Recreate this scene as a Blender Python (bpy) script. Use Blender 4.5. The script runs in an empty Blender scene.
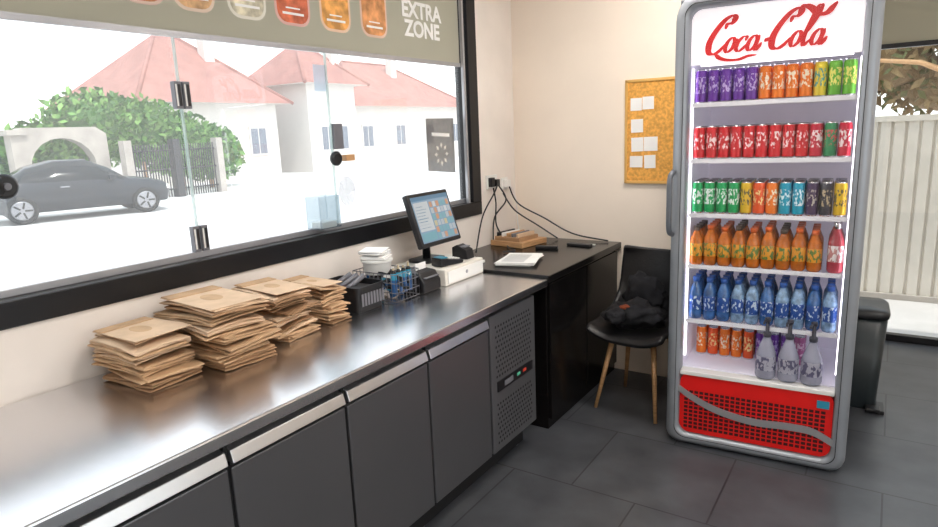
import bpy, math, random
from math import sin, cos, pi, radians
from mathutils import Matrix, Vector, noise
random.seed(7)
SC = bpy.context.scene
COL = bpy.context.collection
SC.view_settings.view_transform = 'Standard'

# ------------------------------------------------------------------ materials
def mat(name, col, rough=0.5, metal=0.0, var=0.0, vscale=8.0, emit=None, es=0.0, spec=0.5, bump=0.0, bscale=60.0, stretch=None, col2=None, coat=0.0, trans=0.0, alpha=1.0):
    m = bpy.data.materials.new(name); m.use_nodes = True
    nt = m.node_tree; b = nt.nodes['Principled BSDF']
    b.inputs['Base Color'].default_value = (*col, 1)
    b.inputs['Roughness'].default_value = rough
    b.inputs['Metallic'].default_value = metal
    b.inputs['Specular IOR Level'].default_value = spec
    b.inputs['Coat Weight'].default_value = coat
    b.inputs['Transmission Weight'].default_value = trans
    b.inputs['Alpha'].default_value = alpha
    if emit:
        b.inputs['Emission Color'].default_value = (*emit, 1)
        b.inputs['Emission Strength'].default_value = es
    if var > 0 or col2 or bump > 0:
        tc = nt.nodes.new('ShaderNodeTexCoord'); mp = nt.nodes.new('ShaderNodeMapping')
        nt.links.new(tc.outputs['Object'], mp.inputs['Vector'])
        if stretch: mp.inputs['Scale'].default_value = stretch
    if var > 0 or col2:
        nz = nt.nodes.new('ShaderNodeTexNoise'); nz.inputs['Scale'].default_value = vscale; nz.inputs['Detail'].default_value = 4
        nt.links.new(mp.outputs[0], nz.inputs['Vector'])
        cr = nt.nodes.new('ShaderNodeValToRGB')
        c2 = col2 if col2 else tuple(max(0, c*(1-var)) for c in col)
        c1 = col if col2 else tuple(min(1, c*(1+var)) for c in col)
        cr.color_ramp.elements[0].position = 0.35; cr.color_ramp.elements[1].position = 0.65
        cr.color_ramp.elements[0].color = (*c2, 1); cr.color_ramp.elements[1].color = (*c1, 1)
        nt.links.new(nz.outputs['Fac'], cr.inputs[0]); nt.links.new(cr.outputs[0], b.inputs['Base Color'])
    if bump > 0:
        n2 = nt.nodes.new('ShaderNodeTexNoise'); n2.inputs['Scale'].default_value = bscale; n2.inputs['Detail'].default_value = 5
        nt.links.new(mp.outputs[0], n2.inputs['Vector'])
        bp = nt.nodes.new('ShaderNodeBump'); bp.inputs['Strength'].default_value = bump; bp.inputs['Distance'].default_value = 0.01
        nt.links.new(n2.outputs['Fac'], bp.inputs['Height']); nt.links.new(bp.outputs[0], b.inputs['Normal'])
    return m

def label_mat(name, col, col2, scale=95, thr=0.52, rough=0.3, metal=0.2):
    """printed band: base colour broken up by fine lettering-like print in a second colour"""
    m = mat(name, col, rough, metal)
    nt = m.node_tree; b = nt.nodes['Principled BSDF']
    tc = nt.nodes.new('ShaderNodeTexCoord'); mp = nt.nodes.new('ShaderNodeMapping'); mp.inputs['Scale'].default_value = (1.1, 1.1, .6)
    nz = nt.nodes.new('ShaderNodeTexNoise'); nz.inputs['Scale'].default_value = scale; nz.inputs['Detail'].default_value = 1.5
    cr = nt.nodes.new('ShaderNodeValToRGB'); cr.color_ramp.elements[0].position = thr; cr.color_ramp.elements[1].position = thr+.03
    cr.color_ramp.elements[0].color = (*col, 1); cr.color_ramp.elements[1].color = (*col2, 1)
    nt.links.new(tc.outputs['Object'], mp.inputs[0]); nt.links.new(mp.outputs[0], nz.inputs['Vector'])
    nt.links.new(nz.outputs['Fac'], cr.inputs[0]); nt.links.new(cr.outputs[0], b.inputs['Base Color'])
    return m

def glass_mat(name, tint=(1, 1, 1), refl=0.06, haze=0.0):
    m = bpy.data.materials.new(name); m.use_nodes = True; nt = m.node_tree; nt.nodes.clear()
    o = nt.nodes.new('ShaderNodeOutputMaterial'); t = nt.nodes.new('ShaderNodeBsdfTransparent'); g = nt.nodes.new('ShaderNodeBsdfGlossy')
    t.inputs[0].default_value = (*tint, 1); g.inputs['Roughness'].default_value = 0.02
    mx = nt.nodes.new('ShaderNodeMixShader'); mx.inputs[0].default_value = refl
    nt.links.new(t.outputs[0], mx.inputs[1]); nt.links.new(g.outputs[0], mx.inputs[2])
    last = mx
    if haze > 0:
        d = nt.nodes.new('ShaderNodeBsdfTranslucent'); d.inputs[0].default_value = (.95, .95, .95, 1)
        m2 = nt.nodes.new('ShaderNodeMixShader'); m2.inputs[0].default_value = haze
        nt.links.new(mx.outputs[0], m2.inputs[1]); nt.links.new(d.outputs[0], m2.inputs[2]); last = m2
    nt.links.new(last.outputs[0], o.inputs[0])
    return m

M_wall = mat('wall_paint', (.88, .77, .66), .9, var=.02, vscale=3, bump=.03, bscale=120)
M_wallL = mat('wall_paint_left', (.82, .75, .69), .85, var=.03, vscale=4, bump=.03, bscale=120)
M_ceil = mat('ceiling_paint', (.88, .86, .83), .9, var=.02)
M_blackframe = mat('black_aluminium', (.010, .010, .012), .35, .3, var=.1)
M_steel = mat('brushed_steel_top', (.74, .74, .76), .24, 1.0, var=.03, vscale=3)
M_steeldoor = mat('steel_door', (.17, .17, .18), .36, .75, var=.03, vscale=2)
M_steellip = mat('steel_lip', (.75, .75, .76), .3, 1.0, var=.03)
M_dark = mat('dark_gap', (.008, .008, .009), .6, var=.1)
M_desk = mat('black_laminate', (.007, .006, .006), .2, var=.15, vscale=3, spec=.3)
M_black = mat('black_plastic', (.010, .010, .012), .4, var=.1)
M_greyp = mat('grey_plastic', (.16, .16, .18), .4, var=.05)
M_white = mat('white_plastic', (.80, .79, .76), .4, var=.03)
M_cream = mat('cream_enamel', (.74, .70, .63), .4, var=.03)
M_paper = mat('white_paper', (.85, .84, .82), .8, var=.03)
M_kraft = mat('kraft_paper', (.54, .35, .20), .8, var=.12, vscale=14, bump=.1)
M_kraft2 = mat('kraft_paper_pale', (.66, .47, .31), .8, var=.08, vscale=14)
M_kraft3 = mat('kraft_paper_dark', (.36, .21, .11), .85, var=.1, vscale=14)
M_cork = mat('cork', (.74, .37, .08), .9, var=.2, vscale=60, bump=.2)
M_wood = mat('beech_wood', (.50, .28, .13), .5, var=.15, vscale=12, stretch=(1, 1, 8))
M_leather = mat('black_leather', (.009, .008, .009), .45, var=.2, bump=.15, bscale=80)
M_jacket = mat('jacket_cloth', (.007, .007, .010), .9, var=.4, vscale=10, bump=.4, bscale=25)
M_orange = mat('orange_cloth', (.25, .05, .015), .8, var=.2)
M_teal = mat('teal_plastic', (.03, .28, .42), .4, var=.1)
M_binb = mat('bin_body', (.018, .025, .028), .4, var=.1)
M_frgrey = mat('cooler_frame_grey', (.30, .32, .35), .32, .3, var=.04)
M_frside = mat('cooler_side_dark', (.14, .15, .17), .4, .3, var=.05)
M_liner = mat('cooler_liner', (.76, .74, .84), .5, emit=(.9, .86, 1.0), es=.10, var=.02)
M_header = mat('cooler_header_lit', (.9, .87, .9), .4, emit=(1, .93, .98), es=.45)
M_led = mat('led_strip', (1, 1, 1), .5, emit=(.95, .92, 1), es=4)
M_red = mat('cooler_red', (.68, .010, .008), .3, emit=(.8, .01, .01), es=.05, var=.05)
M_logo = mat('logo_red', (.62, .003, .008), .4, emit=(.8, .0, .0), es=.05)
M_silver = mat('silver_paint', (.40, .40, .42), .3, .5, var=.04)
M_rail = mat('shelf_rail', (.80, .79, .84), .4, emit=(1, 1, 1), es=.05, var=.02)
M_alu = mat('can_aluminium', (.75, .75, .77), .25, 1.0, var=.02)
M_glass = glass_mat('window_glass', (.97, .98, .98), .05, .055)
M_glass2 = glass_mat('clear_glass', (.96, .98, .98), .06)
M_cglass = glass_mat('cooler_glass', (1, 1, 1), .03)
M_acryl = glass_mat('acrylic', (.86, .9, .92), .14, .06)
M_glassedge = mat('glass_edge', (.55, .68, .66), .2, var=.05, alpha=.5)

# ------------------------------------------------------------------ mesh builder
class MB:
    def __init__(s): s.v = []; s.f = []; s.m = []; s.sm = []; s.mats = []; s.M = Matrix.Identity(4)
    def mi(s, m):
        if m not in s.mats: s.mats.append(m)
        return s.mats.index(m)
    def av(s, pts):
        o = len(s.v); s.v += [tuple(s.M @ Vector(p)) for p in pts]; return o
    def af(s, idx, m, sm=False): s.f.append(tuple(idx)); s.m.append(s.mi(m)); s.sm.append(sm)
    def box(s, a, b, m, T=None):
        x0, y0, z0 = a; x1, y1, z1 = b
        p = [(x0, y0, z0), (x1, y0, z0), (x1, y1, z0), (x0, y1, z0), (x0, y0, z1), (x1, y0, z1), (x1, y1, z1), (x0, y1, z1)]
        if T: p = [T @ Vector(q) for q in p]
        o = s.av(p)
        for q in [(0, 3, 2, 1), (4, 5, 6, 7), (0, 1, 5, 4), (1, 2, 6, 5), (2, 3, 7, 6), (3, 0, 4, 7)]: s.af([o+i for i in q], m)
    def quad(s, pts, m): o = s.av(pts); s.af(range(o, o+len(pts)), m)
    def lathe(s, c, prof, mats, n=14, T=None):
        rings = []
        for r, z in prof:
            pts = [(c[0]+r*cos(2*pi*i/n), c[1]+r*sin(2*pi*i/n), c[2]+z) for i in range(n)]
            if T: pts = [T @ Vector(p) for p in pts]
            rings.append(s.av(pts))
        if not isinstance(mats, (list, tuple)): mats = [mats]*(len(prof)-1)
        for k in range(len(prof)-1):
            for i in range(n):
                j = (i+1) % n
                s.af([rings[k]+i, rings[k]+j, rings[k+1]+j, rings[k+1]+i], mats[k], True)
        s.af([rings[0]+i for i in reversed(range(n))], mats[0]); s.af([rings[-1]+i for i in range(n)], mats[-1])
    def tube(s, pts, r, m, n=6, r2=None):
        P = [Vector(p) for p in pts]; rings = []
        for i, p in enumerate(P):
            d = (P[min(i+1, len(P)-1)]-P[max(i-1, 0)]).normalized()
            a = d.orthogonal().normalized() if i == 0 else (a-d*a.dot(d)).normalized()
            b = d.cross(a); rr = r if r2 is None else r+(r2-r)*i/(len(P)-1)
            rings.append(s.av([p+a*rr*cos(2*pi*k/n)+b*rr*sin(2*pi*k/n) for k in range(n)]))
        for i in range(len(P)-1):
            for k in range(n):
                j = (k+1) % n
                s.af([rings[i]+k, rings[i]+j, rings[i+1]+j, rings[i+1]+k], m, True)
        s.af([rings[0]+i for i in reversed(range(n))], m); s.af([rings[-1]+i for i in range(n)], m)
    def loops(s, L, m, closed=True, sm=True, capA=False, capB=False):
        R = [s.av(l) for l in L]; n = len(L[0])
        for i in range(len(L)-1):
            mm = m[i] if isinstance(m, list) else m
            for k in range(n if closed else n-1):
                j = (k+1) % n
                s.af([R[i]+k, R[i]+j, R[i+1]+j, R[i+1]+k], mm, sm)
        m0 = m[0] if isinstance(m, list) else m; m1 = m[-1] if isinstance(m, list) else m
        if capA: s.af([R[0]+i for i in reversed(range(n))], m0)
        if capB: s.af([R[-1]+i for i in range(n)], m1)
    def prism(s, poly, axis, a, b, m):
        def P(q, t): return {'x': (t, q[0], q[1]), 'y': (q[0], t, q[1]), 'z': (q[0], q[1], t)}[axis]
        n = len(poly); o = s.av([P(q, a) for q in poly]); o2 = s.av([P(q, b) for q in poly])
        s.af([o+i for i in range(n)], m); s.af([o2+i for i in reversed(range(n))], m)
        for i in range(n):
            j = (i+1) % n; s.af([o+i, o2+i, o2+j, o+j], m)
    def obj(s, name, parent=None, bevel=0, loc=None, rot=None, recalc=True, solid=0, subd=0):
        me = bpy.data.meshes.new(name); me.from_pydata(s.v, [], s.f)
        for m in s.mats: me.materials.append(m)
        me.polygons.foreach_set('material_index', s.m); me.polygons.foreach_set('use_smooth', s.sm)
        if recalc:
            import bmesh
            bm = bmesh.new(); bm.from_mesh(me); bmesh.ops.recalc_face_normals(bm, faces=bm.faces); bm.to_mesh(me); bm.free()
        ob = bpy.data.objects.new(name, me); COL.objects.link(ob)
        if parent: ob.parent = parent
        if loc: ob.location = loc
        if rot: ob.rotation_euler = rot
        if subd: q = ob.modifiers.new('s', 'SUBSURF'); q.levels = subd; q.render_levels = subd
        if solid: q = ob.modifiers.new('so', 'SOLIDIFY'); q.thickness = solid; q.offset = 0
        if bevel: q = ob.modifiers.new('b', 'BEVEL'); q.width = bevel; q.segments = 2; q.limit_method = 'ANGLE'; q.angle_limit = .6
        return ob

def empty(name, loc=(0, 0, 0), rz=0):
    e = bpy.data.objects.new(name, None); COL.objects.link(e); e.location = loc; e.rotation_euler = (0, 0, rz); e.empty_display_size = .1
    return e
def bx(name, a, b, m, parent=None, bevel=0):
    q = MB(); q.box(a, b, m); return q.obj(name, parent, bevel)
def rrect(x0, z0, x1, z1, r, n=6):
    pts = []
    for cx, cz, a0 in [(x1-r, z1-r, 0), (x0+r, z1-r, pi/2), (x0+r, z0+r, pi), (x1-r, z0+r, 3*pi/2)]:
        for i in range(n+1):
            a = a0+pi/2*i/n; pts.append((cx+r*cos(a), cz+r*sin(a)))
    return pts
def catmull(P, n=8, closed=False):
    P = [Vector(p) for p in P]; out = []; N = len(P)
    rng = range(N if closed else N-1)
    for i in rng:
        if closed: p0, p1, p2, p3 = P[(i-1) % N], P[i], P[(i+1) % N], P[(i+2) % N]
        else: p0, p1, p2, p3 = P[max(i-1, 0)], P[i], P[i+1], P[min(i+2, N-1)]
        for k in range(n):
            t = k/n
            out.append(.5*((2*p1)+(-p0+p2)*t+(2*p0-5*p1+4*p2-p3)*t*t+(-p0+3*p1-3*p2+p3)*t**3))
    if not closed: out.append(P[-1])
    else: out.append(out[0].copy())
    return out

# ------------------------------------------------------------------ room
XW, XF, YB, ZC = -2.204, -1.430, 3.925, .86
YD = 5.31
def floor_mat():
    m = mat('floor_tiles', (.06, .062, .066), .36)
    nt = m.node_tree; b = nt.nodes['Principled BSDF']
    tc = nt.nodes.new('ShaderNodeTexCoord'); mp = nt.nodes.new('ShaderNodeMapping'); mp.inputs['Location'].default_value = (.22, -2.45, 0)
    br = nt.nodes.new('ShaderNodeTexBrick'); br.offset = .5; br.inputs['Scale'].default_value = 1
    br.inputs['Brick Width'].default_value = .6; br.inputs['Row Height'].default_value = .6; br.inputs['Mortar Size'].default_value = .004
    br.inputs['Color1'].default_value = (.058, .061, .068, 1); br.inputs['Color2'].default_value = (.072, .075, .082, 1); br.inputs['Mortar'].default_value = (.022, .022, .024, 1)
    nz = nt.nodes.new('ShaderNodeTexNoise'); nz.inputs['Scale'].default_value = 5; nz.inputs['Detail'].default_value = 6
    mx = nt.nodes.new('ShaderNodeMix'); mx.data_type = 'RGBA'; mx.blend_type = 'MULTIPLY'; mx.inputs[0].default_value = .8
    cr = nt.nodes.new('ShaderNodeValToRGB'); cr.color_ramp.elements[0].position = .3; cr.color_ramp.elements[1].position = .7
    cr.color_ramp.elements[0].color = (.6, .6, .62, 1); cr.color_ramp.elements[1].color = (1.2, 1.2, 1.2, 1)
    nt.links.new(tc.outputs['Object'], mp.inputs[0]); nt.links.new(mp.outputs[0], br.inputs['Vector']); nt.links.new(tc.outputs['Object'], nz.inputs['Vector'])
    nt.links.new(nz.outputs['Fac'], cr.inputs[0]); nt.links.new(br.outputs['Color'], mx.inputs[6]); nt.links.new(cr.outputs[0], mx.inputs[7])
    nt.links.new(mx.outputs[2], b.inputs['Base Color'])
    return m
bx('floor', (XW-.15, -2.1, -.1), (2.3, YD+.08, 0), floor_mat())
bx('ceiling', (XW-.15, -2.1, 2.75), (2.3, YD+.1, 2.9), M_ceil)
WY0, WY1, WZ0, WZ1 = -1.4, 3.46, 1.09, 2.6
q = MB()
q.box((XW-.15, -2.1, 0), (XW, YB, WZ0), M_wallL); q.box((XW-.15, -2.1, WZ1), (XW, YB, 2.75), M_wallL)
q.box((XW-.15, WY1, WZ0), (XW, YB, WZ1), M_wallL); q.box((XW-.15, -2.1, WZ0), (XW, WY0, WZ1), M_wallL)
q.obj('wall_left')
bx('wall_back', (XW-.15, YB, 0), (-.42, YB+.12, 2.75), M_wall)
bx('wall_recess', (-.54, YB+.12, 0), (-.42, YD, 2.75), M_wall)
q = MB(); DX0, DX1, DZ = -.36, 1.7, 2.62
q.box((-.54, YD, 0), (DX0, YD+.1, 2.75), M_wall); q.box((DX1, YD, 0), (2.3, YD+.1, 2.75), M_wall); q.box((DX0, YD, DZ), (DX1, YD+.1, 2.75), M_wall)
q.obj('wall_far')
RY0, RY1, RZ0, RZ1 = -1.6, 2.6, .5, 2.5
q = MB(); q.box((2.2, -2.1, 0), (2.3, YD+.1, RZ0), M_wall); q.box((2.2, -2.1, RZ1), (2.3, YD+.1, 2.75), M_wall); q.box((2.2, -2.1, RZ0), (2.3, RY0, RZ1), M_wall); q.box((2.2, RY1, RZ0), (2.3, YD+.1, RZ1), M_wall)
q.obj('wall_right')
w2 = empty('added_daylight_window')  # out-of-view window, added to let daylight in from the right
q = MB()
for a, b in [((2.21, RY0, RZ0), (2.28, RY1, RZ0+.06)), ((2.21, RY0, RZ1-.06), (2.28, RY1, RZ1)), ((2.21, RY0, RZ0), (2.28, RY0+.06, RZ1)), ((2.21, RY1-.06, RZ0), (2.28, RY1, RZ1)), ((2.21, .47, RZ0), (2.28, .53, RZ1))]: q.box(a, b, M_blackframe)
q.obj('frame', w2); bx('glass', (2.24, RY0+.06, RZ0+.06), (2.246, RY1-.06, RZ1-.06), M_glass2, w2)
bx('wall_rear', (XW-.15, -2.1, 0), (2.3, -2.0, 2.75), M_wall)

# ---- window left
win = empty('window_1')
q = MB(); xg0, xg1 = XW-.09, XW+.012
q.box((xg0, WY0, WZ0), (xg1, WY1, 1.175), M_blackframe)
q.box((xg0, WY0, 2.54), (xg1, WY1, WZ1), M_blackframe)
q.box((xg0, 3.36, 1.175), (xg1, WY1, 2.54), M_blackframe)
q.box((xg0, WY0, 1.175), (xg1, WY0+.08, 2.54), M_blackframe)
q.obj('frame', win, .004)
q = MB(); q.box((XW-.15, WY0, 1.15), (xg0, WY1, 1.168), M_silver); q.box((XW-.06, WY0+.08, 1.175), (XW-.04, 3.36, 1.20), M_silver)
q.box((XW-.02, 3.325, 1.175), (XW+.0, 3.345, 2.54), M_silver)
q.obj('sill_track', win, .002)
q = MB(); q.box((XW-.07, WY0+.08, 1.175), (XW-.064, 1.46, 2.54), M_glass); q.box((XW-.07, 1.466, 1.175), (XW-.064, 3.36, 2.54), M_glass)
q.obj('glass_pane', win)
q = MB()
for y in (1.47, 2.235): q.box((XW-.062, y-.003, 1.2), (XW-.05, y+.003, 2.03), M_glassedge)
q.obj('glass_edges', win)
q = MB()
for z in (1.745, 1.20):
    for k, dy in enumerate((-.032, .004)):
        q.box((XW-.06, 1.47+dy, z), (XW-.035, 1.47+dy+.028, z+.10), M_greyp)
        q.box((XW-.036, 1.47+dy+.004, z+.010), (XW-.033, 1.47+dy+.010, z+.09), M_white)
        q.box((XW-.036, 1.47+dy+.014, z+.010), (XW-.0335, 1.47+dy+.025, z+.09), M_black)
q.obj('glass_hinges', win, .002)
def disc_x(q, c, r, d, m, n=24):
    T = Matrix.Translation(c) @ Matrix.Rotation(pi/2, 4, 'Y'); q.lathe((0, 0, 0), [(r*.9, 0), (r, d*.2), (r, d*.7), (r*.75, d)], m, n, T)
q = MB(); disc_x(q, (XW-.06, .84, 1.512), .038, .03, M_black); disc_x(q, (XW-.03, .84, 1.512), .012, .012, M_greyp)
q.tube([(XW-.052, .66, 1.515), (XW-.048, .83, 1.515)], .034, M_black, 12)
disc_x(q, (XW-.06, 2.25, 1.515), .035, .025, M_black)
q.box((XW-.06, 2.30, 1.50), (XW-.03, 2.36, 1.53), M_wood); q.box((XW-.06, 2.24, 1.56), (XW-.04, 2.30, 1.68), M_greyp)
q.obj('glass_knobs', win)
M_poster = mat('poster_grey', (.10, .08, .065), .7, var=.15, vscale=30, alpha=.85)
M_stk = mat('sticker_grey', (.30, .28, .30), .7, var=.1, alpha=.5); M_stkb = mat('sticker_blue', (.45, .62, .80), .7, var=.1, alpha=.7)
q = MB(); xs = XW-.061
q.quad([(xs, 3.0, 1.40), (xs, 3.28, 1.37), (xs, 3.28, 1.70), (xs, 3.0, 1.70)], M_poster)
q.quad([(xs+.001, 3.05, 1.60), (xs+.001, 3.23, 1.59), (xs+.001, 3.23, 1.61), (xs+.001, 3.05, 1.62)], M_paper)
for i in range(8):
    a = i*pi/4; q.quad([(xs+.001, 3.14+.06*cos(a+da)*rr, 1.49+.06*sin(a+da)*rr) for da, rr in ((0, 1.2), (.22, .9), (0, .6), (-.22, .9))], M_cream)
q.quad([(xs, 2.32+.06*cos(2*pi*i/24), 1.35+.075*sin(2*pi*i/24)) for i in range(24)], M_stk)
q.quad([(xs, 2.16, 1.83), (xs, 2.24, 1.83), (xs, 2.24, 1.95), (xs, 2.16, 1.95)], M_stkb)
q.quad([(xs, 3.03, 1.98), (xs, 3.3, 1.97), (xs, 3.3, 1.90), (xs, 3.03, 1.91)], M_stk)
q.obj('stickers', win, recalc=False)

# roller blind
M_blind = bpy.data.materials.new('blind_fabric'); M_blind.use_nodes = True
nt = M_blind.node_tree; nt.nodes.clear()
o = nt.nodes.new('ShaderNodeOutputMaterial'); d1 = nt.nodes.new('ShaderNodeBsdfDiffuse'); d2 = nt.nodes.new('ShaderNodeBsdfTranslucent'); mx = nt.nodes.new('ShaderNodeMixShader')
tc = nt.nodes.new('ShaderNodeTexCoord'); nz = nt.nodes.new('ShaderNodeTexNoise'); nz.inputs['Scale'].default_value = 2; cr = nt.nodes.new('ShaderNodeValToRGB')
cr.color_ramp.elements[0].color = (.48, .46, .38, 1); cr.color_ramp.elements[1].color = (.55, .53, .44, 1)
nt.links.new(tc.outputs['Object'], nz.inputs['Vector']); nt.links.new(nz.outputs['Fac'], cr.inputs[0]); nt.links.new(cr.outputs[0], d1.inputs[0]); nt.links.new(cr.outputs[0], d2.inputs[0])
mx.inputs[0].default_value = .4; nt.links.new(d1.outputs[0], mx.inputs[1]); nt.links.new(d2.outputs[0], mx.inputs[2]); nt.links.new(mx.outputs[0], o.inputs[0])
blind = empty('roller_blind')
q = MB(); q.box((XW-.03, WY0+.1, 2.02), (XW-.028, 3.325, 2.54), M_blind); q.obj('fabric', blind)
q = MB(); q.box((XW-.036, WY0+.1, 2.0), (XW-.022, 3.325, 2.022), M_silver); q.tube([(XW-.03, WY0+.1, 2.52), (XW-.03, 3.325, 2.52)], .02, M_silver, 10); q.obj('bottom_bar', blind)
q = MB(); xd = XW-.0265
dec = [(1.10, .15, (.55, .18, .10)), (1.36, .17, (.50, .22, .10)), (1.56, .18, (.62, .38, .20)), (1.80, .19, (.65, .60, .45)), (2.04, .20, (.62, .16, .08)), (2.30, .20, (.75, .36, .10)), (2.57, .20, (.66, .30, .12))]
for i, (y, w, c) in enumerate(dec):
    md = mat('decal_%d' % i, c, .8, var=.35, vscale=18)
    mo = mat('decal_rim_%d' % i, tuple(min(1, k*.6+.35) for k in c), .8, var=.05)
    P = rrect(y-w/2, 2.10, y+w/2, 2.34, .06, 5); q.quad([(xd, a, b) for a, b in P], mo)
    P = rrect(y-w/2+.012, 2.112, y+w/2-.012, 2.328, .05, 5); q.quad([(xd+.001, a, b) for a, b in P], md)
    q.box((xd+.001, y-.06, 2.145), (xd+.002, y+.06, 2.155), M_paper); q.box((xd+.001, y-.04, 2.17), (xd+.002, y+.04, 2.176), M_paper)
q.obj('decals', blind, recalc=False)
def text(name, s, size, m, parent, M, bold=0.0, ext=.001):
    c = bpy.data.curves.new(name, 'FONT'); c.body = s; c.size = size; c.extrude = ext; c.offset = bold; c.align_x = 'CENTER'; c.space_line = .85
    o = bpy.data.objects.new(name, c); COL.objects.link(o); c.materials.append(m); o.parent = parent; o.matrix_local = M; return o
RX = Matrix(((0, 0, 1, 0), (1, 0, 0, 0), (0, 1, 0, 0), (0, 0, 0, 1)))
text('zone_text', 'EXTRA\nZONE', .115, M_paper, blind, Matrix.Translation((xd, 2.97, 2.235)) @ RX, .004)

# ---- far glazed door
dr = empty('door_1')
q = MB(); y0, y1 = YD+.02, YD+.08
q.box((DX0, y0, 2.05), (DX1, y1, 2.09), M_blackframe); q.box((DX0, y0, DZ-.05), (DX1, y1, DZ), M_blackframe)
q.box((DX0, y0, 0), (DX0+.06, y1, DZ), M_blackframe); q.box((DX1-.06, y0, 0), (DX1, y1, DZ), M_blackframe); q.box((.9, y0, 0), (.97, y1, 2.07), M_blackframe)
q.box((DX0, y0, 0), (DX1, y1, .05), M_blackframe); q.obj('frame', dr, .003)
bx('glass', (DX0+.06, YD+.045, .05), (DX1-.06, YD+.051, 2.07), M_glass2, dr)
bx('transom_blind', (DX0+.05, YD+.01, 2.08), (DX1-.05, YD+.014, 2.6), M_blind, dr)

# ------------------------------------------------------------------ steel counter
cn = empty('refrigerated_counter', (0, 0, 0))
CY0, CY1 = -.9, 2.86
bx('worktop', (XW+.004, CY0, .82), (XF, CY1, ZC), M_steel, cn, .006)
bx('cabinet_body', (XW+.02, CY0+.02, .12), (XF-.05, 2.74, .82), M_dark, cn)
q = MB(); q2 = MB(); q3 = MB()
for k in range(-4, 3):
    a = .946+k*.4518; b = a+.4518
    if a < CY0: continue
    q.box((XF-.05, a+.006, .13), (XF-.018, b-.006, .742), M_steeldoor)
    q2.prism([(XF-.045, .756), (XF-.008, .756), (XF-.018, .792), (XF-.045, .80)], 'y', a+.008, b-.008, M_steellip)
    q3.box((XF-.05, a-.005, .12), (XF-.03, a+.005, .81), M_dark)
    q3.box((XF-.05, a+.01, .742), (XF-.03, b-.01, .754), M_dark)
q.obj('doors', cn, .004); q2.obj('handle_lips', cn, .002); q3.obj('door_gaps', cn)
M_perf = mat('perforated_panel', (.16, .16, .17), .4, .6, var=.05)
q = MB(); q.box((XF-.05, 2.312, .13), (XF-.018, 2.74, .80), M_perf)
q.obj('compressor_panel', cn, .003)
q = MB(); x = XF-.0172
for zz0, zz1 in ((.50, .77), (.17, .40)):
    nz_ = int((zz1-zz0)/.024)
    for i in range(nz_):
        for j in range(14):
            y = 2.36+j*.0245+(.012 if i % 2 else 0); z = zz0+i*.024
            q.quad([(x, y+.0072*cos(a*pi/3), z+.0072*sin(a*pi/3)) for a in range(6)], M_dark)
q.obj('vent_holes', cn, recalc=False)
q = MB(); q.box((x-.002, 2.36, .425), (x+.004, 2.70, .475), M_black); M_dg = mat('display_green', (.1, .4, .3), .4, emit=(.1, .9, .4), es=.10); M_dred = mat('display_red', (.4, .05, .03), .4, emit=(1, .05, .03), es=.15)
q.box((x+.004, 2.42, .437), (x+.006, 2.50, .462), M_greyp); q.box((x+.004, 2.54, .443), (x+.006, 2.57, .457), M_dg); q.box((x+.004, 2.60, .443), (x+.006, 2.63, .457), M_dred); q.obj('control_display', cn)
q = MB()
for y in (-.8, .5, 1.85, 2.66):
    for xx in (XW+.08, XF-.12): q.lathe((xx, y, 0), [(.03, 0), (.03, .01), (.018, .015), (.018, .12)], M_greyp, 12)
q.box((XF-.10, CY0+.05, .005), (XF-.09, 2.72, .12), M_dark); q.obj('legs', cn)

# ------------------------------------------------------------------ black desk
dk = empty('black_desk')
bx('desk_top', (XW+.004, CY1+.004, .835), (XF+.005, YB-.004, .875), M_desk, dk, .004)
q = MB(); q.box((XW+.02, CY1+.04, .0), (XF-.03, YB-.02, .835), M_desk)
q.box((XF-.03, CY1+.05, .06), (XF-.012, 3.39, .82), M_desk); q.box((XF-.03, 3.40, .06), (XF-.012, YB-.03, .82), M_desk); q.obj('desk_cabinet', dk, .003)

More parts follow.
